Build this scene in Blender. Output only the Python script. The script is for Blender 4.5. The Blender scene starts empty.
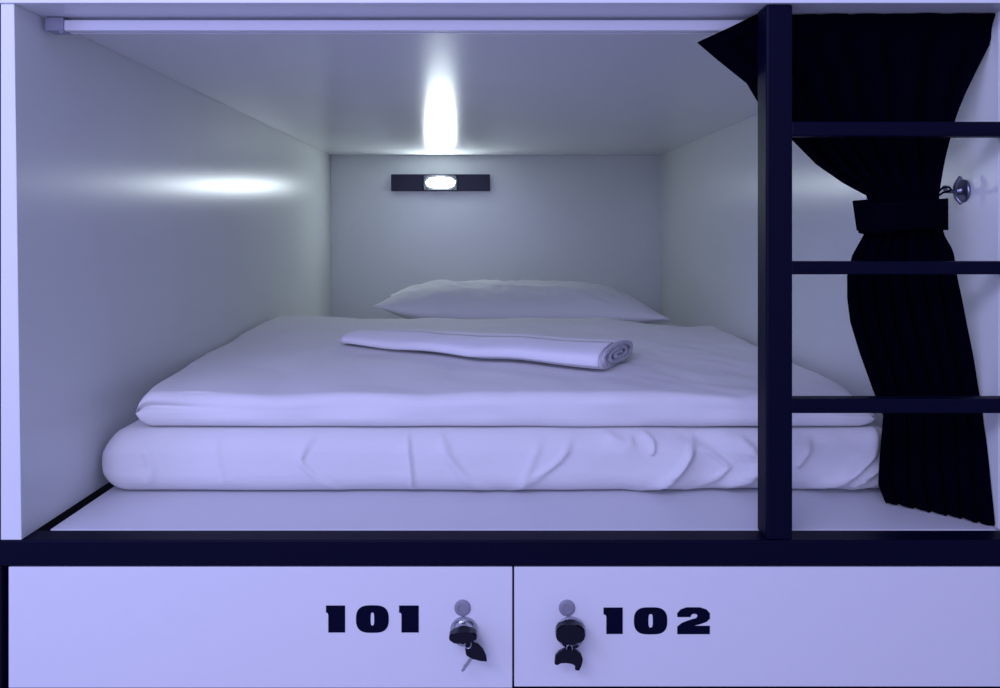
import bpy, bmesh, math, random
from mathutils import Vector, noise
random.seed(4)
S = bpy.context.scene
C = S.collection
F = 730.0; VX = 490.0; VY = 232.0; D0 = 1.05; ZC = 0.84   # focal length in px, vanishing point, distance to bunk front, eye height

def P(px, py, d):
    return Vector(((px-VX)*d/F, d-D0, ZC-(py-VY)*d/F))
def X(px, d=D0): return (px-VX)*d/F
def Z(py, d=D0): return ZC-(py-VY)*d/F
def Y(d): return d-D0

# ------------------------------------------------------------------ materials
def mat(name, col, rough=.5, metal=0., spec=.5, emit=None, es=0., coat=0., sheen=0.):
    m = bpy.data.materials.new(name); m.use_nodes = True
    b = m.node_tree.nodes['Principled BSDF']
    b.inputs['Base Color'].default_value = (*col, 1)
    b.inputs['Roughness'].default_value = rough
    b.inputs['Metallic'].default_value = metal
    b.inputs['Specular IOR Level'].default_value = spec
    b.inputs['Coat Weight'].default_value = coat
    b.inputs['Sheen Weight'].default_value = sheen
    if emit:
        b.inputs['Emission Color'].default_value = (*emit, 1)
        b.inputs['Emission Strength'].default_value = es
    return m
def add_noise(m, scale, strength, dist=.002, vec_scale=(1,1,1), colvar=0., detail=3.):
    nt = m.node_tree; b = nt.nodes['Principled BSDF']
    tc = nt.nodes.new('ShaderNodeTexCoord'); mp = nt.nodes.new('ShaderNodeMapping')
    mp.inputs['Scale'].default_value = vec_scale
    n = nt.nodes.new('ShaderNodeTexNoise'); n.inputs['Scale'].default_value = scale
    n.inputs['Detail'].default_value = detail
    bp = nt.nodes.new('ShaderNodeBump'); bp.inputs['Strength'].default_value = strength
    bp.inputs['Distance'].default_value = dist
    nt.links.new(tc.outputs['Object'], mp.inputs[0]); nt.links.new(mp.outputs[0], n.inputs['Vector'])
    nt.links.new(n.outputs['Fac'], bp.inputs['Height']); nt.links.new(bp.outputs[0], b.inputs['Normal'])
    if colvar:
        c = b.inputs['Base Color'].default_value[:]
        r = nt.nodes.new('ShaderNodeMix'); r.data_type = 'RGBA'
        r.inputs[6].default_value = c
        r.inputs[7].default_value = (c[0]*(1-colvar), c[1]*(1-colvar), c[2]*(1-colvar), 1)
        nt.links.new(n.outputs['Fac'], r.inputs[0]); nt.links.new(r.outputs[2], b.inputs['Base Color'])
    return m
M = {}
M['lam'] = add_noise(mat('white_laminate', (.74,.77,.76), .24, spec=.5), 60, .05, .0004, colvar=.03)
def brushed(m, a):
    b = m.node_tree.nodes['Principled BSDF']; b.inputs['Anisotropic'].default_value = a
    t = m.node_tree.nodes.new('ShaderNodeTangent'); t.direction_type = 'RADIAL'; t.axis = 'Z'
    m.node_tree.links.new(t.outputs[0], b.inputs['Tangent']); return m
M['lamwall'] = brushed(add_noise(mat('white_laminate_long_grain', (.74,.77,.75), .285), 60, .05, .0004, (1,.2,1), colvar=.03), .75)
M['board'] = add_noise(mat('white_platform_board', (.66,.67,.70), .45), 50, .06, .0004, colvar=.03)
M['door'] = add_noise(mat('white_door_laminate', (.76,.76,.78), .38), 50, .05, .0004, colvar=.03)
M['metal'] = add_noise(mat('black_powder_coated_steel', (.0008,.0010,.014), .5, spec=.10), 300, .12, .0003)
M['dark'] = add_noise(mat('dark_carcass', (.002,.002,.005), .8, spec=.1), 80, .1)
M['sheet'] = add_noise(mat('white_sheet_cotton', (.70,.70,.69), .85, sheen=.1), 18, .35, .006, (1,1,2.2))
M['duvet'] = add_noise(mat('white_duvet_cotton', (.74,.74,.73), .85, sheen=.1), 14, .35, .006, (1.4,1,1))
M['pillow'] = add_noise(mat('white_pillowcase_cotton', (.76,.77,.77), .85), 13, .35, .006, (1,1,1.5))
M['towel'] = add_noise(mat('white_terry', (.79,.79,.82), .95, sheen=.3), 420, .5, .002)
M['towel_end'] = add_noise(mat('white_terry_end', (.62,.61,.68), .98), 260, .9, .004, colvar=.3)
M['curtain'] = add_noise(mat('navy_black_cloth', (.0004,.0004,.004), .95, spec=.02), 180, .3, .001, (1,1,.25))
M['rail'] = add_noise(mat('white_plastic_rail', (.88,.88,.90), .3), 60, .03)
M['bracket'] = add_noise(mat('grey_plastic', (.33,.34,.42), .45), 60, .05)
M['chrome'] = add_noise(mat('brushed_chrome', (.55,.56,.60), .22, metal=1), 200, .05, .0003)
M['dark_chrome'] = add_noise(mat('dark_chrome', (.20,.21,.27), .28, metal=1), 200, .05, .0003)
M['frame'] = add_noise(mat('dark_grey_plastic', (.035,.037,.05), .5, spec=.2), 60, .05)
M['cap'] = add_noise(mat('grey_screw_cap', (.30,.29,.35), .45), 120, .2, .0006, colvar=.3)
M['blackp'] = add_noise(mat('black_plastic', (.0015,.0015,.010), .25, spec=.3), 150, .05)
M['housing'] = add_noise(mat('black_lamp_housing', (.006,.007,.022), .3, spec=.3), 60, .05)
M['ink'] = add_noise(mat('navy_vinyl', (.0008,.0010,.016), .5, spec=.08), 100, .03)
M['lens'] = mat('lit_lens', (.9,.9,.9), .4, emit=(.84,.95,1.0), es=125.)
M['floor'] = add_noise(mat('grey_vinyl_floor', (.42,.42,.45), .5), 8, .1, colvar=.2)

# ------------------------------------------------------------------ object helpers
def link(name, me, m, parent=None, loc=None, smooth=False):
    o = bpy.data.objects.new(name, me); C.objects.link(o)
    if m is not None: me.materials.append(m)
    if smooth:
        for p in me.polygons: p.use_smooth = True
    if parent is not None:
        o.parent = parent
        # geometry is written in world coordinates: shift into the parent's space
        off = world_loc(parent)
        for v in me.vertices: v.co -= off
    return o
def world_loc(o):
    l = Vector((0,0,0))
    while o is not None: l += Vector(o.location); o = o.parent
    return l
def tag(o, label=None, cat=None, group=None, kind=None):
    if label: o['label'] = label
    if cat: o['category'] = cat
    if group: o['group'] = group
    if kind: o['kind'] = kind
    return o
def thing(name, label, cat, loc, group=None):
    o = bpy.data.objects.new(name, None); C.objects.link(o); o.location = loc
    o.empty_display_size = .05
    return tag(o, label, cat, group)
def recenter(o):
    """put a top-level mesh's origin at its base centre"""
    me = o.data
    xs = [v.co.x for v in me.vertices]; ys = [v.co.y for v in me.vertices]; zs = [v.co.z for v in me.vertices]
    c = Vector(((min(xs)+max(xs))/2, (min(ys)+max(ys))/2, min(zs)))
    for v in me.vertices: v.co -= c
    o.location = c
    return o
def bm_mesh(bm, name):
    bmesh.ops.recalc_face_normals(bm, faces=bm.faces)
    me = bpy.data.meshes.new(name); bm.to_mesh(me); bm.free(); return me
def add_box(bm, x0,x1,y0,y1,z0,z1, bev=0., seg=2):
    b2 = bmesh.new()
    bmesh.ops.create_cube(b2, size=1)
    for v in b2.verts:
        v.co = Vector(((x0+x1)/2+v.co.x*(x1-x0), (y0+y1)/2+v.co.y*(y1-y0), (z0+z1)/2+v.co.z*(z1-z0)))
    if bev: bmesh.ops.bevel(b2, geom=b2.edges[:], offset=bev, segments=seg, affect='EDGES', profile=.5)
    t = bpy.data.meshes.new('t'); b2.to_mesh(t); b2.free(); bm.from_mesh(t); bpy.data.meshes.remove(t)
def box(name, m, dims, parent=None, bev=.001):
    bm = bmesh.new(); add_box(bm, *dims, bev=bev)
    return link(name, bm_mesh(bm, name), m, parent)
def add_tube(bm, pts, r, seg=12, closed=False, flat=1.):
    pts = [Vector(p) for p in pts]; n = len(pts); rings = []
    up = None
    for i, p in enumerate(pts):
        a = pts[(i-1) % n] if (closed or i > 0) else p
        b = pts[(i+1) % n] if (closed or i < n-1) else p
        t = (b-a).normalized()
        if up is None:
            up = Vector((0,0,1)) if abs(t.z) < .9 else Vector((0,1,0))
        s = t.cross(up).normalized(); u = s.cross(t).normalized(); up = u
        rr = r[i] if isinstance(r, (list,tuple)) else r
        rings.append([bm.verts.new(p + s*math.cos(k*2*math.pi/seg)*rr*flat + u*math.sin(k*2*math.pi/seg)*rr) for k in range(seg)])
    m_ = n if closed else n-1
    for i in range(m_):
        A, B = rings[i], rings[(i+1) % n]
        for k in range(seg): bm.faces.new((A[k], A[(k+1)%seg], B[(k+1)%seg], B[k]))
    if not closed: bm.faces.new(rings[0]); bm.faces.new(rings[-1])
def add_lathe_y(bm, c, prof, seg=28):
    """profile (radius, offset towards -y) turned about an axis along y through c"""
    rings = []
    for r, h in prof:
        rings.append([bm.verts.new(Vector((c[0]+r*math.cos(k*2*math.pi/seg), c[1]-h, c[2]+r*math.sin(k*2*math.pi/seg)))) for k in range(seg)])
    for A, B in zip(rings, rings[1:]):
        for k in range(seg): bm.faces.new((A[k], A[(k+1)%seg], B[(k+1)%seg], B[k]))
    bm.faces.new(rings[0]); bm.faces.new(rings[-1])
def crom(pts, n):
    """Catmull-Rom through tuples, n samples"""
    out = []; m_ = len(pts)-1
    for i in range(n):
        t = i/(n-1)*m_; k = min(int(t), m_-1); f = t-k
        p0 = pts[max(k-1,0)]; p1 = pts[k]; p2 = pts[k+1]; p3 = pts[min(k+2,m_)]
        out.append(tuple(.5*((2*b)+(-a+c)*f+(2*a-5*b+4*c-d)*f*f+(-a+3*b-3*c+d)*f**3) for a,b,c,d in zip(p0,p1,p2,p3)))
    return out
def sstep(a, b, x):
    t = max(0., min(1., (x-a)/(b-a))); return t*t*(3-2*t)
def ns(x, y, z): return noise.noise(Vector((x,y,z)))

# ------------------------------------------------------------------ bunk bay: setting
XL, XR, DB = -.683, .758, 3.13
XRB = .728                        # the right panel stands slightly out of square: x at the head end
ZT = ZC+.3285                      # underside of bay ceiling
ZB = Z(540)                       # top of front rail / sleeping board
ZR = Z(566.5)                     # bottom of front rail
YB = Y(DB)
def left_panel():
    bm = bmesh.new(); add_box(bm, X(.6), XL, Y(D0), YB+.02, ZB, ZT, .001)
    for v in bm.verts:
        if v.co.x > XL-.01: v.co.x += .0105*(1-(v.co.z-ZB)/(ZT-ZB))-.0015
    return link('wall_left', bm_mesh(bm,'wall_left'), M['lamwall'])
tag(left_panel(), kind='structure', label='white laminate side panel of the bunk, left of the bed')
def skew_panel():
    bm = bmesh.new(); add_box(bm, XR, XR+.026, Y(D0)+.0378, YB+.02, ZB, ZT, .001)
    y0 = Y(D0)+.0378
    for v in bm.verts: v.co.x -= (XR-XRB)*(v.co.y-y0)/(YB-y0)
    return link('wall_right', bm_mesh(bm,'wall_right'), M['lamwall'])
tag(skew_panel(), kind='structure', label='white laminate side panel of the bunk, right of the bed')
tag(box('wall_back', M['lam'], (XL, XR, YB, YB+.02, ZB-.03, ZT)), kind='structure', label='white panel at the head end of the bunk')
M['lamtop'] = add_noise(mat('white_laminate_matt', (.76,.78,.79), .24, spec=.28), 60, .05, .0004, colvar=.03)
tag(box('ceiling', M['lamtop'], (X(-24), XR+.09, Y(1.047), YB+.02, ZT, ZT+.03)), kind='structure', label='white panel roofing the bunk')
tag(box('floor', M['floor'], (-2.6, 2.6, -2.8, YB+.1, -.04, 0), bev=0), kind='structure', label='grey floor in front of the bunks')

# ------------------------------------------------------------------ black steel frame
TW = .0375
t = thing('bunk_bed', 'black steel tube bunk bed with white sleeping board above the lockers', 'bunk bed', (0, 0, 0))
box('front_rail', M['metal'], (X(-26), X(1046), Y(D0), Y(D0)+TW-.0015, ZR, ZB-.0005), t, .002)
ZF = Z(688.6)                     # underside of locker doors
for x0, x1 in ((X(-26), X(1.0)), (X(1023), X(1046))):
    box('upright', M['metal'], (x0, x1, Y(D0)+.001, Y(D0)+TW, 0, ZR-.0005), t, .002)
box('post', M['metal'], (X(-26), X(.3), Y(D0)+.001, Y(D0)+TW, ZB, ZT-.001), t, .002)
box('post', M['metal'], (XR+.045, XR+.08, Y(D0)+.001, Y(D0)+TW, ZB, ZT-.001), t, .002)
box('plinth_rail', M['metal'], (X(1.5), X(1022), Y(D0)+.003, Y(D0)+TW, ZF-.04, ZF-.003), t, .002)
box('side_rail', M['dark'], (XL-.02, XL+.0265, Y(D0)+TW, YB-.002, ZB-.04, ZB-.012), t, .001)
box('side_rail', M['dark'], (XR-.022, XR+.0, Y(D0)+TW, YB-.002, ZB-.04, ZB-.019), t, .001)
for x0 in (X(-26), X(1023)):
    box('upright', M['metal'], (x0, x0+.035, YB-.04, YB-.004, 0, ZB-.042), t, .002)
bm = bmesh.new(); add_box(bm, XL+.028, XR-.004, Y(D0)+TW, YB-.003, ZB-.018, ZB, .0008)
for v in bm.verts:
    if v.co.x > 0: v.co.x -= (XR-XRB)*(v.co.y-Y(D0)-TW)/(YB-Y(D0)-TW)
link('sleeping_board', bm_mesh(bm,'sleeping_board'), M['board'], t)['label'] = 'white sleeping board'

# ------------------------------------------------------------------ ladder
t = thing('bunk_ladder', 'black steel ladder standing on the front rail, right side of the bunk opening', 'ladder', (X(780), Y(D0)+.018, ZB))
yl0, yl1 = Y(D0), Y(D0)+TW
box('stile', M['metal'], (X(766.5), X(793), yl0, yl1, ZB, ZT-.001), t, .003)
box('stile', M['metal'], (XR+.004, XR+.042, yl0, yl1, ZB, ZT-.001), t, .003)
for a, b in ((121.5,136), (261.5,274.5), (399,413.5)):
    box('rung', M['metal'], (X(793)-.001, XR+.005, Y(D0)+.002, Y(D0)+.024, Z(b,1.052), Z(a,1.052)), t, .002)

# ------------------------------------------------------------------ curtain rail
t = thing('curtain_rail', 'white curtain rail fixed under the bunk ceiling along the opening', 'curtain rail', (0, Y(1.125), ZT-.02))
bm = bmesh.new()
zr0 = Z(30.3, 1.115)
add_box(bm, X(64,1.115), XR-.012, Y(1.115), Y(1.119), zr0, ZT-.0045, .001)
add_box(bm, X(64,1.115), XR-.012, Y(1.133), Y(1.137), zr0, ZT-.0003, .001)
add_box(bm, X(64,1.115), XR-.012, Y(1.119), Y(1.133), ZT-.008, ZT-.0045, .0005)
add_box(bm, X(64,1.115), XR-.012, Y(1.119), Y(1.123), zr0, zr0+.002, .0003)
add_box(bm, X(64,1.115), XR-.012, Y(1.129), Y(1.133), zr0, zr0+.002, .0003)
link('track', bm_mesh(bm, 'track'), M['rail'], t)
bm = bmesh.new()
add_box(bm, X(45,1.113), X(63.5,1.113), Y(1.112), Y(1.140), zr0-.001, ZT-.001, .0015)
add_box(bm, X(58,1.113), X(63,1.113), Y(1.114), Y(1.128), zr0-.004, zr0, .001)
link('end_bracket', bm_mesh(bm, 'end_bracket'), M['bracket'], t)['label'] = 'grey plastic end bracket'
box('end_bracket', M['bracket'], (XR-.012, XR-.001, Y(1.112), Y(1.140), zr0-.001, ZT-.001), t, .0015)

# ------------------------------------------------------------------ reading lamp
ly = YB
t = thing('reading_light', 'black rectangular wall lamp with a lit white lens above the pillow', 'lamp', P(440.5,182.5,DB))
dl = DB-.022
bm = bmesh.new()
add_box(bm, X(391,dl), X(423,dl), Y(dl), ly-.001, Z(191,dl), Z(174.2,dl), .002)
link('housing', bm_mesh(bm,'housing'), M['housing'], t)
bm = bmesh.new()
add_box(bm, X(458,dl), X(490,dl), Y(dl), ly-.001, Z(191,dl), Z(174.2,dl), .002)
link('housing', bm_mesh(bm,'housing'), M['housing'], t)
bm = bmesh.new()
add_box(bm, X(423.2,dl), X(457.8,dl), Y(dl)+.004, ly-.001, Z(191,dl), Z(174.2,dl), .001)
for a,b in ((174.2,175.8),(189.4,191)):
    add_box(bm, X(423.2,dl), X(457.8,dl), Y(dl)-.001, Y(dl)+.006, Z(b,dl), Z(a,dl), .001)
for a,b in ((423.2,424.6),(456.2,457.8)):
    add_box(bm, X(a,dl), X(b,dl), Y(dl)-.001, Y(dl)+.006, Z(191,dl), Z(174.2,dl), .001)
link('lens_frame', bm_mesh(bm,'lens_frame'), M['frame'], t)['label'] = 'grey frame around the lens'
bm = bmesh.new()
c = P(440.4,182.6,dl); n = 40; rx = 14.4*dl/F; rz = 5.4*dl/F
front = []; back = []
for k in range(n):
    a = 2*math.pi*k/n
    ca, sa = math.cos(a), math.sin(a)
    dx = rx*math.copysign(abs(ca)**.8, ca); dz = rz*math.copysign(abs(sa)**.8, sa)
    front.append(bm.verts.new((c.x+dx*.9, Y(dl)-.003, c.z+dz*.85))); back.append(bm.verts.new((c.x+dx, Y(dl)+.005, c.z+dz)))
bm.faces.new(front); bm.faces.new(back)
for k in range(n): bm.faces.new((front[k], front[(k+1)%n], back[(k+1)%n], back[k]))
link('lens', bm_mesh(bm,'lens'), M['lens'], t)['label'] = 'glowing white lens'

# ------------------------------------------------------------------ soft goods
def loft(name, m, xl, xr, sect, nx, fx, parent=None):
    """sect: closed list of (d, z, nd, nz); fx(u, d, z, nd, nz, i) -> world point; caps closed by shrinking"""
    bm = bmesh.new(); rings = []
    for i in range(nx):
        u = i/(nx-1)
        rings.append([bm.verts.new(fx(u, *s)) for s in sect])
    L = len(sect)
    for A, B in zip(rings, rings[1:]):
        for k in range(L): bm.faces.new((A[k], A[(k+1)%L], B[(k+1)%L], B[k]))
    bm.faces.new(rings[0]); bm.faces.new(rings[-1])
    return link(name, bm_mesh(bm, name), m, parent, smooth=True)
def rsect(d0, d1, z0, z1, r, nd, nz, na=7):
    """rounded rectangle section, dense; returns (d,z,normal_d,normal_z), first point bottom front"""
    pts = []
    def line(a, b, n, nn):
        for i in range(n):
            f = i/n; pts.append((a[0]+(b[0]-a[0])*f, a[1]+(b[1]-a[1])*f, nn[0], nn[1]))
    def arc(c, a0, n):
        for i in range(n):
            a = a0 - (math.pi/2)*i/n
            pts.append((c[0]+r*math.cos(a), c[1]+r*math.sin(a), math.cos(a), math.sin(a)))
    line((d0, z0+r), (d0, z1-r), nz, (-1,0)); arc((d0+r, z1-r), math.pi, na)
    line((d0+r, z1), (d1-r, z1), nd, (0,1)); arc((d1-r, z1-r), math.pi/2, na)
    line((d1, z1-r), (d1, z0+r), max(3,nz//2), (1,0)); arc((d1-r, z0+r), 0, na)
    line((d1-r, z0), (d0+r, z0), max(6,nd//5), (0,-1)); arc((d0+r, z0+r), -math.pi/2, na)
    return pts
def seg_dist(p, a, b):
    ax, ay = a; bx, by = b; dx, dy = bx-ax, by-ay
    t = max(0, min(1, ((p[0]-ax)*dx+(p[1]-ay)*dy)/(dx*dx+dy*dy+1e-12)))
    ex, ey = p[0]-ax-t*dx, p[1]-ay-t*dy
    side = 1 if dx*ey-dy*ex > 0 else -1
    return math.hypot(ex, ey), side, t
# pull folds in the fitted sheet, drawn on the mattress front as polylines: (points px,py at d 1.25, height, width)
folds = [
 ([(318,432),(306,455),(330,478),(352,493)], .0028, .006),
 ([(408,432),(412,462),(414,490)], .0035, .006),
 ([(440,432),(452,455),(474,478),(500,490)], .0035, .009),
 ([(570,436),(556,456),(520,480),(500,492)], .0035, .008),
 ([(604,432),(622,440),(632,436)], .0040, .006),
 ([(640,430),(650,440),(646,450)], .0040, .005),
 ([(690,436),(676,462),(650,482),(622,492)], .0085, .009),
 ([(690,440),(712,452),(726,464)], .0035, .006),
 ([(735,436),(752,456),(738,474),(706,488)], .0075, .008),
 ([(765,440),(757,462),(736,482),(716,491)], .0065, .007),
 ([(724,462),(700,480),(680,490)], .0040, .006),
 ([(876,420),(858,450),(828,474),(796,487)], .0100, .010),
 ([(880,446),(862,466),(834,482)], .0070, .007),
 ([(884,470),(860,482),(838,488)], .0060, .006),
 ([(806,436),(796,452),(788,462)], .0040, .007),
 ([(540,436),(528,462),(516,490)], .0020, .010),
 ([(220,436),(226,462),(232,488)], .0016, .010),
 ([(150,440),(160,462),(150,484)], .0022, .010),
]
fw = []
for pts, h, w in folds:
    q = crom([(X(a,1.25), Z(b,1.25)) for a,b in pts], 14); fw.append((q, h, w, min(a[0] for a in q)-.04, max(a[0] for a in q)+.04))
def fold_h(x, z):
    s = 0
    for q, h, w, x0, x1 in fw:
        if x < x0 or x > x1: continue
        best = (9,1,0); bi = 0
        for i in range(len(q)-1):
            r = seg_dist((x,z), q[i], q[i+1])
            if r[0] < best[0]: best = r; bi = i
        f = (bi+best[2])/(len(q)-1); taper = min(1, 4*f+.25)*min(1, 4*(1-f)+.1)
        d = best[0]
        ww = .75*w     # one slope steeper
        s += h*taper*(1.1*math.exp(-(d/ww)**2)+(.8*math.exp(-(d/(3*w))**2) if best[1] < 0 else .8*math.exp(-(d/(.9*w))**2)))
    return s
MZ0, MZ1 = ZB+.0008, ZC-.334
MD0, MD1 = 1.226, 2.86
MX0, MX1 = -.669, .714
def mattress_pt(u, d, z, nd, nz):
    hx = (MX1-MX0)/2; cx = (MX0+MX1)/2
    # even spacing inside, denser at rounded ends
    tt = 2*u-1; x = cx+hx*math.sin(tt*math.pi/2)*.35+hx*tt*.65 if False else cx+hx*tt
    e = min(x-MX0, MX1-x)                       # distance to end
    R = .055
    k = 1. if e > R else math.sqrt(max(0, 1-((R-e)/R)**2))
    zc = (MZ0+MZ1)/2-.006; dcn = (MD0+MD1)/2
    z2 = zc+(z-zc)*(.12+.88*k); 
    d2 = d + (1-k)*.05*(-1 if d > dcn else 1)
    fm = max(0, -nd)
    x0 = x
    h = 0
    if fm > .15 and e > .01:
        h += fold_h(x, z)*fm*(.35+.65*sstep(MZ0+.004, MZ0+.03, z))
        h += (.0035*ns(x*4, z*6, 1.)+.009*sstep(.0,.4,x)*ns(x*9+z*9, z*14, 3.)+.004*sstep(.0,.4,x)*ns(x*24+z*24, z*20, 8.))*fm
    if nz > .3: h += .002*ns(x*3, d*3, 5.)-.002
    if fm > 0: h += .010*(1-((z-zc)/(.5*(MZ1-MZ0)))**2)*fm*.6
    # bottom hem lifts and dips a touch
    if nz < -.3 and d < MD0+.06: h -= .0
    return Vector((x0, Y(d2+nd*h), max(MZ0, z2+nz*h)))
sec = rsect(MD0, MD1, MZ0, MZ1, .036, 60, 34, 9)
o = loft('mattress', M['sheet'], MX0, MX1, sec, 560, mattress_pt)
tag(recenter(o), 'thick mattress in a creased white fitted sheet lying on the sleeping board', 'mattress')

# duvet folded on the mattress
def lerp_tab(tab, v):
    if v <= tab[0][0]: return tab[0][1]
    for (a, x), (b, y) in zip(tab, tab[1:]):
        if v <= b: return x+(y-x)*sstep(a, b, v) if False else x+(y-x)*(v-a)/(b-a)
    return tab[-1][1]
DD0, DD1 = 1.238, 2.30
Lx = [(1.25,-.603),(1.33,-.618),(1.45,-.640),(1.56,-.655),(1.70,-.674),(2.4,-.676)]
Rx = [(1.25,.655),(1.40,.690),(1.60,.712),(2.4,.718)]
dz0 = ZC-.3335; dz1 = ZC-.277
def duvet_top(x, d):
    right = sstep(.30, .70, x); left = sstep(-.45, -.67, x); edge = sstep(-.35,-.66,x)
    top = dz1 + (.005+.013*edge)*sstep(1.75, 2.15, d)*(1-right) - .020*right - .006*left*sstep(1.35,1.5,d)
    top += .007*ns(x*2.2, d*2.2, 0)+.005*ns(x*6, d*5, 3)+.0035*sstep(.0,.4,x)*ns(x*16+d*9, d*13, 7)
    return top + .007*abs(ns(x*5+d*3, d*4-x*2, 9))
def duvet_pt(u, d, z, nd, nz):
    xl = lerp_tab(Lx, d)+.004*ns(d*9, 3, z*4); xr = lerp_tab(Rx, d)+.004*ns(d*8, 7, 2)
    tt = 2*u-1
    x = xl+(xr-xl)*u
    e = min(x-xl, xr-x); R = .026
    k = 1. if e > R else math.sqrt(max(0, 1-((R-e)/R)**2))
    zb = dz0 + sstep(1.262, 1.33, d)*.0060
    f = (z-dz0)/(dz1-dz0)
    # top height field: front shoulder, gentle dip, crest at the rear; lower to the right
    top = duvet_top(x, d)
    mid = zb+(top-zb)*.42
    zz = zb+(top-zb)*f
    zz = mid+(zz-mid)*(.10+.90*k)
    dd = d
    if nd < -.05:                                # front edge
        g = math.exp(-((f-.62)/.09)**2)*(1-sstep(-.60,-.44,x)*.97)     # fold groove between the two layers
        dd += .012*g*(-nd)
        dd += .006*ns(x*2.5, 2, 4) + .004*ns(x*9, 1, f*2)
        g2 = math.exp(-((f-.62)/.10)**2)*sstep(.50,.66,x)
        dd += .010*g2
    return Vector((x, Y(dd), zz))
sec = rsect(DD0, DD1, dz0, dz1, .020, 150, 16, 8)
o = loft('duvet', M['duvet'], 0, 0, sec, 300, duvet_pt)
tag(recenter(o), 'folded white duvet spread over the mattress between the two side panels', 'duvet')

# pillow
def pillow():
    bm = bmesh.new(); nu, nv = 130, 70
    cx, cd = X(520.5, 2.48), 2.60
    hw, hd = .492, .215
    zseam = ZC-.268
    def pt(i, j, sgn):
        u = 2*i/(nu-1)-1; v = 2*j/(nv-1)-1
        # pinched outline: sides bow in between corners
        w = hw*(1-.05*(1-v*v)); dd = hd*(1-.10*(1-u*u) )
        x = cx+u*w; d = cd+v*dd
        prof = ((1-abs(u)**4.2)**.85)*((1-abs(v)**2.4)**.60)
        zs = zseam + ((.026 if u < 0 else -.018)*abs(u)**3)-.014*(1-abs(u)**2)*(-v if v < 0 else 0)
        if sgn > 0:
            flat = min(prof, .86+.14*prof)
            h = .090*flat + .009*ns(u*3, v*3, 1)*prof + .009*ns(u*8+v*4, v*4, 2)*prof
            # pulls radiating from the corners
            h += .006*abs(ns(u*9, v*3, 6))*prof
            z = zs+h
        else:
            z = zs-.055*min(1, prof*1.3)
            z = max(z, MZ1+.0015)
        return Vector((x, Y(d), z))
    T = [[bm.verts.new(pt(i,j,1)) for j in range(nv)] for i in range(nu)]
    B = [[(T[i][j] if i in (0,nu-1) or j in (0,nv-1) else bm.verts.new(pt(i,j,-1))) for j in range(nv)] for i in range(nu)]
    for i in range(nu-1):
        for j in range(nv-1):
            bm.faces.new((T[i][j], T[i+1][j], T[i+1][j+1], T[i][j+1]))
            bm.faces.new((B[i][j], B[i][j+1], B[i+1][j+1], B[i+1][j]))
    return link('pillow', bm_mesh(bm,'pillow'), M['pillow'], smooth=True)
tag(recenter(pillow()), 'plump white pillow lying at the head end behind the duvet', 'pillow')

# rolled towel
def towel():
    A = Vector((.262, 1.495)); B = Vector((-.315, 1.83))       # right end, left end (x, depth)
    ax = (B-A); Ln = ax.length; ax.normalize(); pr = Vector((-ax.y, ax.x))  # across
    if pr.y < 0: pr = -pr
    root = thing('rolled_towel', 'white towel rolled up and laid slantwise on top of the duvet', 'towel', (A.x, Y(A.y), ZC-.279))
    bm = bmesh.new(); n = 90; seg = 56; rings = []
    for i in range(n):
        f = i/(n-1); c = A+ax*(Ln*f)
        hw = .098+.006*f; hh = .0235-.010*f
        if f > .97: hw *= 1-.12*(f-.97)/.03; hh *= 1-.5*(f-.97)/.03
        zb = 0
        ring = []
        for k in range(seg):
            a = 2*math.pi*k/seg; ca, sa = math.cos(a), math.sin(a)
            y = hw*math.copysign(abs(ca)**.8, ca); z = hh*math.copysign(abs(sa)**.75, sa)
            r_ = 1+.05*ns(f*5, ca*1.5, sa*1.5)
            # overlapping flap edge along the front
            if sa > 0 and ca < .15: z += .0
            p = c+pr*(y*r_)
            if f < .02: p = p + ax*(.003*(1-f/.02))
            ring.append(bm.verts.new((p.x, Y(p.y), duvet_top(p.x,p.y)+.0015+hh+z)))
        rings.append(ring)
    for R0, R1 in zip(rings, rings[1:]):
        for k in range(seg): bm.faces.new((R0[k], R0[(k+1)%seg], R1[(k+1)%seg], R1[k]))
    bm.faces.new(rings[0]); bm.faces.new(rings[-1])
    link('roll', bm_mesh(bm,'roll'), M['towel'], root, smooth=True)
    # flap lying along the near side of the roll
    bm = bmesh.new(); rings = []
    for i in range(70):
        f = .004+.97*i/69; c = A+ax*(Ln*f); hw = .098+.006*f; hh = .0235-.010*f
        zb = 0
        row = []
        for k in range(14):
            s = k/13; a = math.pi*(.55+.55*s); ca, sa = math.cos(a), math.sin(a)
            y = (hw+.004)*math.copysign(abs(ca)**.8, ca); z = (hh+.004)*math.copysign(abs(sa)**.75, sa)
            p = c+pr*y
            row.append(bm.verts.new((p.x, Y(p.y), duvet_top(p.x,p.y)+max(.003, hh+z+.0015))))
        rings.append(row)
    for R0, R1 in zip(rings, rings[1:]):
        for k in range(13): bm.faces.new((R0[k], R0[k+1], R1[k+1], R1[k]))
    o = link('flap', bm_mesh(bm,'flap'), M['towel'], root, smooth=True)
    sm = o.modifiers.new('s', 'SOLIDIFY'); sm.thickness = .003
    # coiled end of the roll
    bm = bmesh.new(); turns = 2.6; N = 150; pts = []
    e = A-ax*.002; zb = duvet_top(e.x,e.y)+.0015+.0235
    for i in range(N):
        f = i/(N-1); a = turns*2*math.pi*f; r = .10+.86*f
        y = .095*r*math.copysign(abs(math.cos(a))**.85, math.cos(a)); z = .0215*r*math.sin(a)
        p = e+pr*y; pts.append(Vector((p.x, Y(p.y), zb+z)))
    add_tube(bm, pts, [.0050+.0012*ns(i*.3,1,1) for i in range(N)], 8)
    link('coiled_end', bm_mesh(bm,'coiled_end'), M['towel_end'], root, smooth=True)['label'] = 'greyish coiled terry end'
towel()

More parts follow.
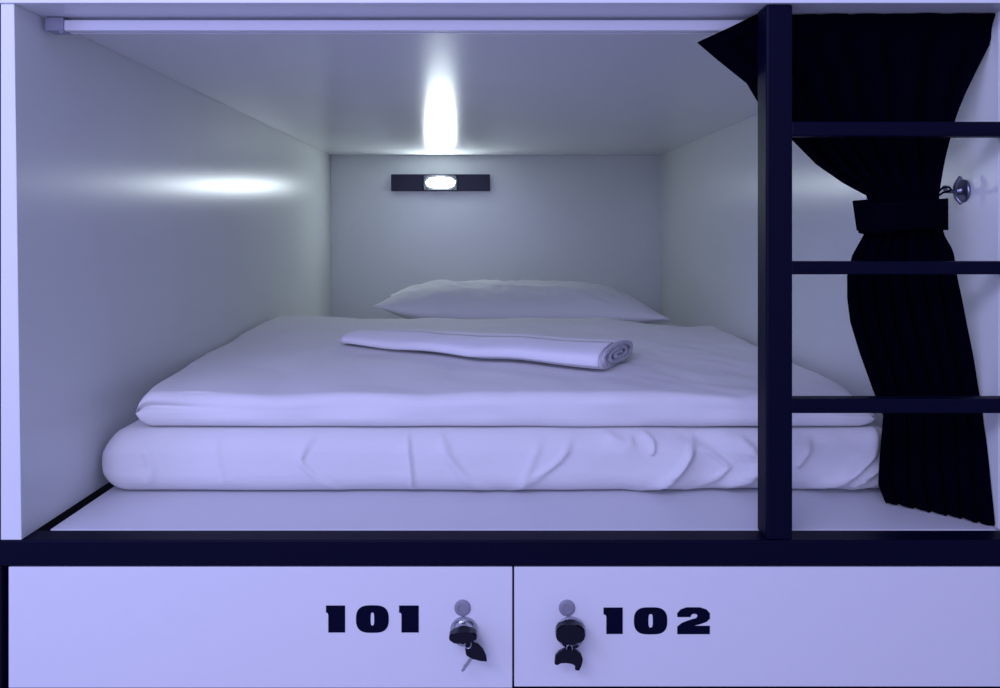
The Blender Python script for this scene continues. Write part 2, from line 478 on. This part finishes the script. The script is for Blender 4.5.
# ------------------------------------------------------------------ curtain, tieback and hook
Lc = [(757,14,1.0905),(728,28.5,1.096),(697.5,42.5,1.104),(717,59,1.108),(747,83,1.112),(757,100,1.116),(776,122,1.12),(796,143,1.12),(817,164,1.12),
      (843,182,1.122),(867,195,1.124),(872,214,1.126),(864,236,1.128),(853,256,1.13),(848,276,1.135),(848,298,1.14),(851,322,1.15),(860,352,1.16),(873,388,1.17),(884,416,1.174),(882,438,1.178),
      (880,462,1.182),(879,485,1.184),(887,505,1.184)]
Rc = [(996,12,1.0905),(999,27,1.10),(992,40,1.102),(984,56,1.104),(974,76,1.106),(964,97,1.108),(956,118,1.11),(950,140,1.112),(945,160,1.114),
      (941,182,1.116),(939,198,1.118),(941,214,1.12),(944,234,1.12),(953,252,1.12),(957,276,1.12),(962,300,1.12),(967,326,1.12),(973,356,1.12),(978,388,1.12),(983,416,1.12),(987,442,1.112),
      (989,470,1.105),(992,500,1.098),(995,530,1.0925)]
NV, NU = 162, 220
def linr(pts, n):
    out = []
    for i in range(n):
        t = i/(n-1)*(len(pts)-1); k = min(int(t), len(pts)-2); f = t-k
        out.append(tuple(a+(b-a)*f for a, b in zip(pts[k], pts[k+1])))
    return out
lc = linr(Lc, NV); rc = crom(Rc, NV)
bm = bmesh.new(); grid = []
for j in range(NV):
    vv = j/(NV-1); l = lc[j]; r = rc[j]; row = []
    py = l[1]
    amp = .003+.017*sstep(18,70,py); amp *= 1-.25*math.exp(-((py-212)/25)**2); amp += .001*sstep(300,420,py)
    for i in range(NU):
        u = i/(NU-1)
        ph = 2*math.pi*(7.5*u+.35*math.sin(3*u+vv*2.2))
        px = l[0]+(r[0]-l[0])*u; pyy = l[1]+(r[1]-l[1])*u
        # the left corner hangs as a loose flat point
        d = l[2]+(r[2]-l[2])*u
        # lower hem droop
        edge = min(1, u*9, (1-u)*9)
        d2 = d+amp*(.5+.5*math.sin(ph))*edge*(.8+.4*ns(u*5,vv*3,2))+.003*ns(u*8,vv*9,5)*edge
        p = P(px, pyy, d)
        s = (px-VX)/F
        q = Vector((p.x+.004*math.cos(ph)*edge, Y(d2), p.z))
        q.x = min(q.x, XR-.003); q.z = max(q.z, ZB+.003)
        q.z = min(q.z, ZT-.003)
        row.append(bm.verts.new(q))
    grid.append(row)
for a, b in zip(grid, grid[1:]):
    for i in range(NU-1): bm.faces.new((a[i], a[i+1], b[i+1], b[i]))
o = link('curtain', bm_mesh(bm,'curtain'), M['curtain'], smooth=True); recenter(o)
sm = o.modifiers.new('s', 'SOLIDIFY'); sm.thickness = .0015; sm.offset = 1
tag(o, 'black curtain gathered and tied back behind the ladder at the right of the opening', 'curtain')

t = thing('curtain_tieback', 'black cloth band cinched round the waist of the gathered curtain', 'tieback', P(903,232,1.125))
bm = bmesh.new(); N = 64; rows = []
for k in range(N):
    a = 2*math.pi*k/N; ca, sa = math.cos(a), math.sin(a)
    bx = X(905,1.125)+.0632*math.copysign(abs(ca)**.8, ca); d = 1.131+.031*math.copysign(abs(sa)**.8, sa)
    tilt = .004*ca
    za, zb_ = Z(201,1.125)+tilt, Z(231,1.125)+tilt+.002*math.sin(3*a)
    rows.append([bm.verts.new((bx, Y(d), za+(zb_-za)*q/6)) for q in range(7)])
for k in range(N):
    A, B = rows[k], rows[(k+1)%N]
    for q in range(6): bm.faces.new((A[q], A[q+1], B[q+1], B[q]))
o = link('band', bm_mesh(bm,'band'), M['curtain'], t, smooth=True); sm = o.modifiers.new('s','SOLIDIFY'); sm.thickness = .002; sm.offset = 1
bm = bmesh.new()
q = [(872,199),(853.5,200.5),(858,231),(873,229)]
fr = [bm.verts.new(P(a,b,1.112)) for a,b in q]; bk = [bm.verts.new(P(a,b,1.112)+Vector((0,.005,0))) for a,b in q]
bm.faces.new(fr); bm.faces.new(bk)
for k in range(4): bm.faces.new((fr[k], fr[(k+1)%4], bk[(k+1)%4], bk[k]))
bmesh.ops.bevel(bm, geom=bm.edges[:], offset=.001, segments=2, affect='EDGES')
link('loose_end', bm_mesh(bm,'loose_end'), M['curtain'], t)
bm = bmesh.new()
hk = P(950,189,1.125)
a0 = P(934,204,1.14)
add_tube(bm, [a0, P(938,192,1.13), P(943,187.5,1.125), P(949,187,1.122)], .0016, 8)
add_tube(bm, [a0+Vector((0,0,-.003)), P(938,196,1.13), P(943,192.5,1.125), P(949,191.5,1.122)], .0016, 8)
add_tube(bm, [P(949,187,1.122), P(951,189.2,1.122), P(949,191.5,1.122)], .0016, 8)
link('loop', bm_mesh(bm,'loop'), M['curtain'], t, smooth=True)

t = thing('wall_hook', 'small chrome tieback hook screwed to the right side panel beside the curtain', 'hook', (XR, Y(1.166), Z(191,1.166)))
hz = Z(191,1.166)
bm = bmesh.new()
rings = []
for r, h in ((.0185,0),(.0185,.003),(.0165,.005),(.010,.007),(.006,.012),(.0055,.016)):
    rings.append([bm.verts.new((XR-.0005-h, Y(1.166)+r*math.cos(k*2*math.pi/28)*.9, hz+r*math.sin(k*2*math.pi/28))) for k in range(28)])
for A, B in zip(rings, rings[1:]):
    for k in range(28): bm.faces.new((A[k], A[(k+1)%28], B[(k+1)%28], B[k]))
bm.faces.new(rings[0]); bm.faces.new(rings[-1])
link('rosette', bm_mesh(bm,'rosette'), M['dark_chrome'], t, smooth=True)
bm = bmesh.new()
bx = XR-.016
arc = crom([(bx,Y(1.166),hz),(bx-.008,Y(1.165),hz-.001),(bx-.016,Y(1.163),hz+.001),(bx-.019,Y(1.162),hz+.008)], 16)
add_tube(bm, arc, .0032, 10)
add_tube(bm, crom([(bx,Y(1.164),hz),(bx-.003,Y(1.158),hz-.010),(bx+.002,Y(1.152),hz-.021)], 10), .0030, 10)
add_tube(bm, crom([(bx,Y(1.164),hz),(bx-.004,Y(1.158),hz+.008),(bx+.001,Y(1.152),hz+.022)], 10), .0030, 10)
link('prongs', bm_mesh(bm,'prongs'), M['dark_chrome'], t, smooth=True)

# ------------------------------------------------------------------ lockers
def poly_mesh(name, loops, y0, y1):
    cu = bpy.data.curves.new('c', 'CURVE'); cu.dimensions = '2D'; cu.fill_mode = 'BOTH'
    for lp in loops:
        s = cu.splines.new('POLY'); s.points.add(len(lp)-1); s.use_cyclic_u = True
        for p_, (a, b) in zip(s.points, lp): p_.co = (a, b, 0, 1)
    cu.extrude = (y1-y0)/2
    oc = bpy.data.objects.new('c', cu); C.objects.link(oc)
    dg = bpy.context.evaluated_depsgraph_get(); dg.update()
    me = bpy.data.meshes.new_from_object(oc.evaluated_get(dg))
    bpy.data.objects.remove(oc); bpy.data.curves.remove(cu)
    for v in me.vertices:
        x, y, z = v.co; v.co = Vector((x, (y0+y1)/2+z, y))
    me.name = name; me.materials.clear()
    return me
def px2(lp): return [(X(a), Z(b)) for a, b in lp]
def one(x0, xs, x1, y0, y1):
    return [px2([(x0,y0),(x1,y0),(x1,y1),(xs,y1),(xs,y0+9),(xs-.8,y0+7.2),(x0,y0+7)])]
def zero(x0, x1, y0, y1, hw=2.2, hy=6.8):
    cx = (x0+x1)/2; cy = (y0+y1)/2; rx = (x1-x0)/2; ry = (y1-y0)/2
    o_ = []
    for k in range(48):
        a = 2*math.pi*k/48; ca, sa = math.cos(a), math.sin(a)
        o_.append((cx+rx*math.copysign(abs(ca)**.62, ca), cy+ry*math.copysign(abs(sa)**.78, sa)))
    i_ = []
    for k in range(24):
        a = -2*math.pi*k/24; ca, sa = math.cos(a), math.sin(a)
        i_.append((cx+hw*math.copysign(abs(ca)**.5, ca), cy+hy*math.copysign(abs(sa)**.8, sa)))
    return [px2(o_), px2(i_)]
def two(x0, x1, y0, y1):
    w = x1-x0; h = y1-y0
    out = [(0,.36),(0,.22),(.10,.08),(.28,.0),(.70,.0),(.90,.08),(1,.22),(1,.42),(.90,.54),(.72,.62),(.50,.69),(1.0,.69),(1.0,1.0),(0,1.0),(0,.72),(.14,.58),(.36,.48),(.58,.40),(.62,.33),(.60,.26),(.52,.235),(.44,.26),(.40,.36)]
    return [px2([(x0+a*w, y0+b*h) for a,b in out])]
def locker(word, x0, x1, loops, lock, lab):
    root = thing('storage_locker', lab, 'locker', ((X(x0)+X(x1))/2, Y(D0)+.02, ZF), 'numbered lockers below the bunk')
    ya, yb = Y(D0)+.001, Y(D0)+.019
    bm = bmesh.new(); g = .004; zt = ZR-.004; zb_ = ZF+.001; xa, xb = X(x0)-.001, X(x1)+.001; yd = Y(D0)+.66
    add_box(bm, xa, xa+.012, yb+.001, yd, zb_, zt, .0005); add_box(bm, xb-.012, xb, yb+.001, yd, zb_, zt, .0005)
    add_box(bm, xa+.012, xb-.012, yb+.001, yd, zb_, zb_+.012, .0005); add_box(bm, xa+.012, xb-.012, yb+.02, yd, zt-.012, zt, .0005)
    add_box(bm, xa+.012, xb-.012, yd-.008, yd, zb_+.012, zt-.012, .0005)
    link('body', bm_mesh(bm,'body'), M['dark'], root)
    dz = Z(687.2) if word == '102' else Z(688.4)
    door = box('door', M['door'], (X(x0), X(x1), ya, yb, dz, ZR-.0012), root, .0008)
    door['label'] = 'white flap door numbered '+word
    me = None
    bm = bmesh.new()
    for lp in loops:
        m_ = poly_mesh('n', lp, ya-.0006, ya-.00005); bm.from_mesh(m_); bpy.data.meshes.remove(m_)
    link('number', bm_mesh(bm,'number'), M['ink'], door)['label'] = 'dark navy number '+word
    cx, cy, capx, r = lock
    bm = bmesh.new(); c = (X(capx), ya, Z(608)); rc_ = 8.2*D0/F
    add_lathe_y(bm, c, [(rc_,0),(rc_,.0012),(rc_*.85,.003),(rc_*.55,.0036),(rc_*.5,.0026),(rc_*.12,.0026)], 24)
    link('screw_cap', bm_mesh(bm,'screw_cap'), M['cap'], door, smooth=False)['label'] = 'small grey round cap'
    bm = bmesh.new(); c = (X(cx), ya, Z(cy)); r = r*D0/F
    add_lathe_y(bm, c, [(r*1.08,0),(r*1.08,.002),(r*.98,.0045),(r*.86,.005),(r*.86,.014),(r*.80,.0155),(r*.62,.016),(r*.60,.0145),(r*.2,.0145)], 32)
    link('lock', bm_mesh(bm,'lock'), M['chrome'], door, smooth=False)['label'] = 'chrome cam lock'
    return root
GX = 513.3
locker('101', 8, 512.3, [one(325.9,328.2,345,605.8,632.7), zero(355.9,388.7,605.6,633,1.8,6.6), one(399,401.4,418.7,605.8,632.7)], (464,630.5,462.5,13),
       'white locker numbered 101 below the bunk, left of its twin')
locker('102', 514.3, 1020, [one(603.6,606.4,622.8,607.8,634.2), zero(634.0,667.4,607.6,634.6), two(677.4,710,607.6,634.4)], (570.5,632,567,14.4),
       'white locker numbered 102 below the bunk and ladder')

def extr(bm, pts, th, M4):
    """2-D outline (metres) extruded by th, placed by function M4(x,z,y)"""
    a = [bm.verts.new(M4(x,z,-th/2)) for x,z in pts]; b = [bm.verts.new(M4(x,z,th/2)) for x,z in pts]
    bm.faces.new(a); bm.faces.new(b)
    n = len(pts)
    for k in range(n): bm.faces.new((a[k],a[(k+1)%n],b[(k+1)%n],b[k]))
DK = D0-.030; U = DK/F
ydoor = Y(D0)+.001
def sup(w, h, p, n=28): return [(w*math.copysign(abs(math.cos(2*math.pi*k/n))**p, math.cos(2*math.pi*k/n)), h*math.copysign(abs(math.sin(2*math.pi*k/n))**p, math.sin(2*math.pi*k/n))) for k in range(n)]
# key standing in each lock
def inserted(cx, cy, w, h, roll, lab):
    root = thing('key', lab, 'key', (X(cx), ydoor-.03, Z(cy)), 'keys of the lockers')
    c = Vector((X(cx,DK), ydoor-.0265, Z(cy,DK)))
    bm = bmesh.new()
    def pl(x, z, y): return Vector((c.x+x*math.cos(roll)-z*math.sin(roll), c.y+y, c.z+x*math.sin(roll)+z*math.cos(roll)))
    extr(bm, sup(w*U, h*U, .75), .014, pl)
    bmesh.ops.bevel(bm, geom=[e for e in bm.edges if abs(e.verts[0].co.y-e.verts[1].co.y) < 1e-5], offset=.002, segments=2, affect='EDGES')
    link('bow', bm_mesh(bm,'bow'), M['blackp'], root)['label'] = 'black plastic key head'
    bm = bmesh.new(); add_box(bm, c.x-.0035, c.x+.0035, c.y+.0072, ydoor-.0146, c.z-.001+.003, c.z+.001+.003, .0003)
    link('blade', bm_mesh(bm,'blade'), M['chrome'], root)
inserted(463, 637, 14, 5.6, .06, 'black-headed key turned flat in the lock of locker 101')
inserted(570.5, 634.0, 14.6, 10.0, 0, 'black-headed key in the lock of locker 102')
def hanging_left():
    root = thing('key', 'spare key with fan-shaped black head dangling below the lock of locker 101', 'key', P(475,655,D0-.028), 'spare keys on rings')
    y = Y(D0)-.024
    bm = bmesh.new()
    pts = [(466,645),(472,643.6),(478,646),(483,651),(486.3,658),(487,663.6),(480,663),(472,660.5),(466,657.5),(465,650)]
    extr(bm, [(X(a,DK),Z(b,DK)) for a,b in pts], .0045, lambda x,z,w: Vector((x, y+w, z)))
    bmesh.ops.bevel(bm, geom=bm.edges[:], offset=.0008, segments=2, affect='EDGES')
    link('bow', bm_mesh(bm,'bow'), M['blackp'], root)['label'] = 'black plastic key head'
    bm = bmesh.new()
    pts = [(469.5,659.5),(473,661),(464.5,673),(462,674.5),(461,672.5),(463.5,669.5),(463,668.5),(465.5,666)]
    extr(bm, [(X(a,DK),Z(b,DK)) for a,b in pts], .0016, lambda x,z,w: Vector((x, y+w, z)))
    link('blade', bm_mesh(bm,'blade'), M['chrome'], root)
    bm = bmesh.new(); c = P(468,644.5,D0-.026)
    add_tube(bm, [(c.x+.0045*math.cos(a*math.pi/12), c.y, c.z+.0055*math.sin(a*math.pi/12)) for a in range(24)], .0007, 8, True)
    link('ring', bm_mesh(bm,'ring'), M['chrome'], root, smooth=True)
def hanging_right():
    root = thing('key', 'spare key with arched black head dangling below the lock of locker 102', 'key', P(569,660,D0-.028), 'spare keys on rings')
    y = Y(D0)-.024
    bm = bmesh.new()
    pts = [(555,664),(555.5,658),(559.5,653.5),(565,650.8),(571,650.5),(577,652.5),(581.5,656),(583.3,661),(582,667),(579.5,672.5),(575.3,671.5),(576.2,667.5),(573,665),(567,664),(561,664.2),(558,666.8),(554.8,665.8)]
    extr(bm, [(X(a,DK),Z(b,DK)) for a,b in pts], .006, lambda x,z,w: Vector((x, y+w, z)))
    bmesh.ops.bevel(bm, geom=bm.edges[:], offset=.0006, segments=2, affect='EDGES')
    link('bow', bm_mesh(bm,'bow'), M['blackp'], root)['label'] = 'arched black key head'
    bm = bmesh.new(); add_box(bm, X(565,DK), X(571,DK), y+.003, y+.020, Z(661,DK), Z(659.4,DK), .0003)
    link('blade', bm_mesh(bm,'blade'), M['chrome'], root)
    bm = bmesh.new(); c = P(569.5,649,D0-.026)
    add_tube(bm, [(c.x+.004*math.cos(a*math.pi/12), c.y, c.z+.0062*math.sin(a*math.pi/12)) for a in range(24)], .0007, 8, True)
    link('ring', bm_mesh(bm,'ring'), M['chrome'], root, smooth=True)
hanging_left(); hanging_right()

# ------------------------------------------------------------------ light
w = bpy.data.worlds.new('world'); S.world = w; w.use_nodes = True
w.node_tree.nodes['Background'].inputs[0].default_value = (.46,.48,1.0,1)
w.node_tree.nodes['Background'].inputs[1].default_value = .60
def area(name, loc, target, sx, sy, power, col):
    l = bpy.data.lights.new(name, 'AREA'); l.shape = 'RECTANGLE'; l.size = sx; l.size_y = sy; l.energy = power; l.color = col
    o = bpy.data.objects.new(name, l); C.objects.link(o); o.location = loc
    o.rotation_euler = (Vector(target)-Vector(loc)).to_track_quat('-Z','Y').to_euler()
    return o
area('corridor_lamp', (-.9, -1.75, 2.05), (0, .1, .5), 1.5, .6, 31, (.55,.55,1.0))
area('low_fill_light', (-.5, -2.6, 1.2), (0, .3, .8), 1.8, .7, 23, (.53,.53,1.0))  # added fill low behind the camera, lifts the bunk interior; not a fixture
area('corridor_strip_lamp', (-1.5, -.9, 1.0), (-.1, .2, .5), .3, 1.2, 6, (.35,.38,1.0))

# ------------------------------------------------------------------ camera
cam = bpy.data.cameras.new('camera'); co = bpy.data.objects.new('camera', cam); C.objects.link(co)
co.location = (0, -D0, ZC); co.rotation_euler = (math.pi/2, 0, 0)
cam.sensor_width = 36; cam.lens = F/1000*36; cam.shift_x = (500-VX)/1000; cam.shift_y = -(344-VY)/1000
cam.clip_start = .02
S.camera = co
S.view_settings.view_transform = 'Standard'; S.view_settings.look = 'None'
S.view_settings.gamma = 1; S.view_settings.use_curve_mapping = False
S.view_settings.exposure = -0.06
